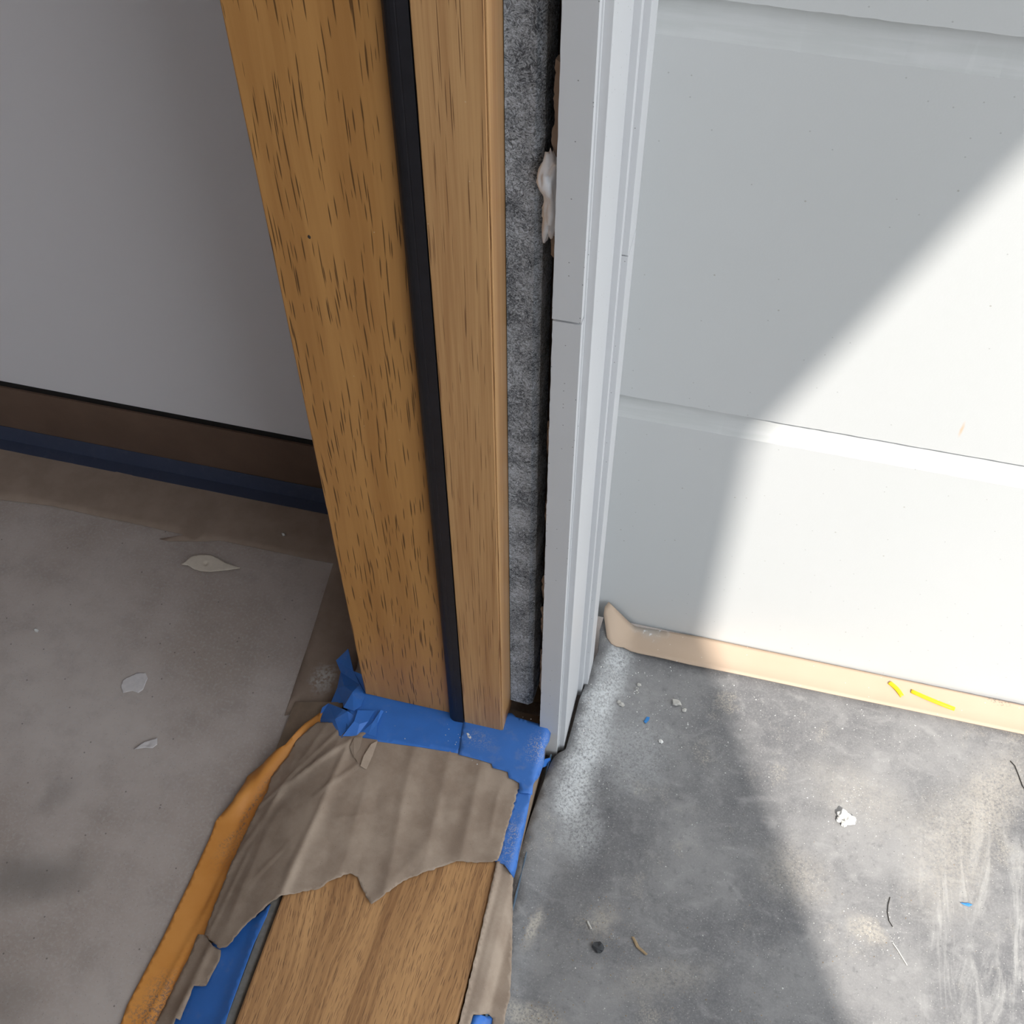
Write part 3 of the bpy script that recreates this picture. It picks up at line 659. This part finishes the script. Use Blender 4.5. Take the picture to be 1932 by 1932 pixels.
thread('thread', [(1684, 1779), (1693, 1793), (1702, 1807), (1711, 1822)], .0006, 'fibre', 'straight white fibre on the sunlit mat')
thread('thread', [(1196, 1305), (1202, 1304), (1204, 1299), (1200, 1297), (1200, 1302), (1205, 1307), (1201, 1309)], .0004, 'fibre', 'looped white fibre on the shaded mat')
thread('thread', [(1906, 1436), (1914, 1446), (1921, 1462), (1929, 1484), (1940, 1500)], .0006, 'hair', 'dark curved thread on the mat by the beige board')
tz = lambda x, y: .0495
bit('plaster_flake', [(880, 1384), (884, 1384), (889, 1391), (888, 1395), (883, 1392)], 'plaster', 'tiny white flake on the dusty blue tape', 'flake', tz)
con = lambda x, y: .0002
bit('plaster_flake', [(342, 1067), (351, 1062), (362, 1052), (380, 1049), (399, 1050), (412, 1056), (425, 1064), (455, 1074), (430, 1078), (399, 1081), (380, 1080), (366, 1076), (355, 1069)], 'plaster_tan', 'cream leaf shaped plaster flake on the concrete', 'flake', con, .004, .0012)
bit('plaster_smear', [(228, 1295), (232, 1284), (239, 1279), (252, 1274), (258, 1270), (275, 1270), (279, 1280), (274, 1292), (270, 1302), (261, 1308), (250, 1304), (232, 1308)], 'plaster_grey', 'grey white plaster smear dried on the concrete', 'smear', con, .0002, .0003)
bit('plaster_flake', [(253, 1415), (262, 1408), (275, 1400), (286, 1397), (297, 1393), (297, 1406), (288, 1413), (275, 1412)], 'plaster_grey', 'thin curled grey flake on the concrete', 'flake', con, .002, .0006)
bit('plaster_flake', [(64, 1188), (69, 1186), (74, 1190), (71, 1194), (66, 1192)], 'plaster', 'tiny white flake alone on bare concrete', 'flake', con, .001)
bit('plaster_flake', [(531, 1007), (536, 1006), (539, 1011), (534, 1012)], 'plaster', 'tiny white flake on the brown floor paper', 'flake', lambda x, y: .0018, .001)

# uncountable grit
def grit(name, spots, mat, label, zf, smin=.0003, smax=.0011, seed=1):
    R = random.Random(seed); V = []; Fc = []
    for (px, py, sx, sy, n) in spots:
        c = onf(px, py, zf)
        for _ in range(n):
            x = R.gauss(c.x, sx); y = R.gauss(c.y, sy)
            if zf is mat_zc and (x < edge_x(y)+.004 or y > YS-.052): continue
            s = smin+(smax-smin)*R.random()**3; a = R.random()*6.28; z = zf(x, y)-s*.2; b = len(V)
            for k in range(4): V.append((x+s*math.cos(a+k*1.57)*R.uniform(.6, 1.3), y+s*math.sin(a+k*1.57)*R.uniform(.6, 1.3), z))
            V.append((x+s*.2, y, z+s*R.uniform(.7, 1.3)))
            Fc += [(b, b+1, b+4), (b+1, b+2, b+4), (b+2, b+3, b+4), (b+3, b, b+4)]
    o = mesh(name, V, Fc, mat); o['kind'] = 'stuff'; o['label'] = label; o['category'] = 'grit'; return o
def mat_zc(x, y): return mat_z(max(x, edge_x(y)+.004), y)
grit('grit', [(1120, 1390, .018, .06, 420), (1165, 1260, .02, .03, 200), (1240, 1370, .06, .05, 180), (1500, 1350, .16, .05, 160), (1620, 1515, .014, .014, 60), (1650, 1760, .02, .02, 120), (1400, 1600, .2, .2, 420)], 'plaster', 'fine white grit scattered over the grey mat', mat_zc, .0003, .0013, 2)
grit('grit', [(1010, 1745, .006, .02, 200), (1140, 1770, .02, .03, 160), (1010, 1915, .03, .012, 160), (1250, 1850, .06, .05, 160), (1680, 1800, .1, .08, 100)], 'wood_chip', 'tan sawdust grit on the shaded mat', mat_zc, .0003, .0011, 3)
def tcl(x, y): return .0496 if x < -.121 else -.5
g3 = grit('grit', [(1010, 1410, .006, .016, 170), (900, 1405, .018, .010, 60), (990, 1380, .010, .01, 50), (760, 1350, .03, .012, 14)], 'plaster', 'fine pale grit on the dusty blue tape', lambda x, y: .0498, .0003, .0010, 4)
bm = bmesh.new(); bm.from_mesh(g3.data); bmesh.ops.delete(bm, geom=[v for v in bm.verts if v.co.x > -.1225 or v.co.y > .645 or (v.co.y > .615 and v.co.x < -.168)], context='VERTS'); bm.to_mesh(g3.data); bm.free()
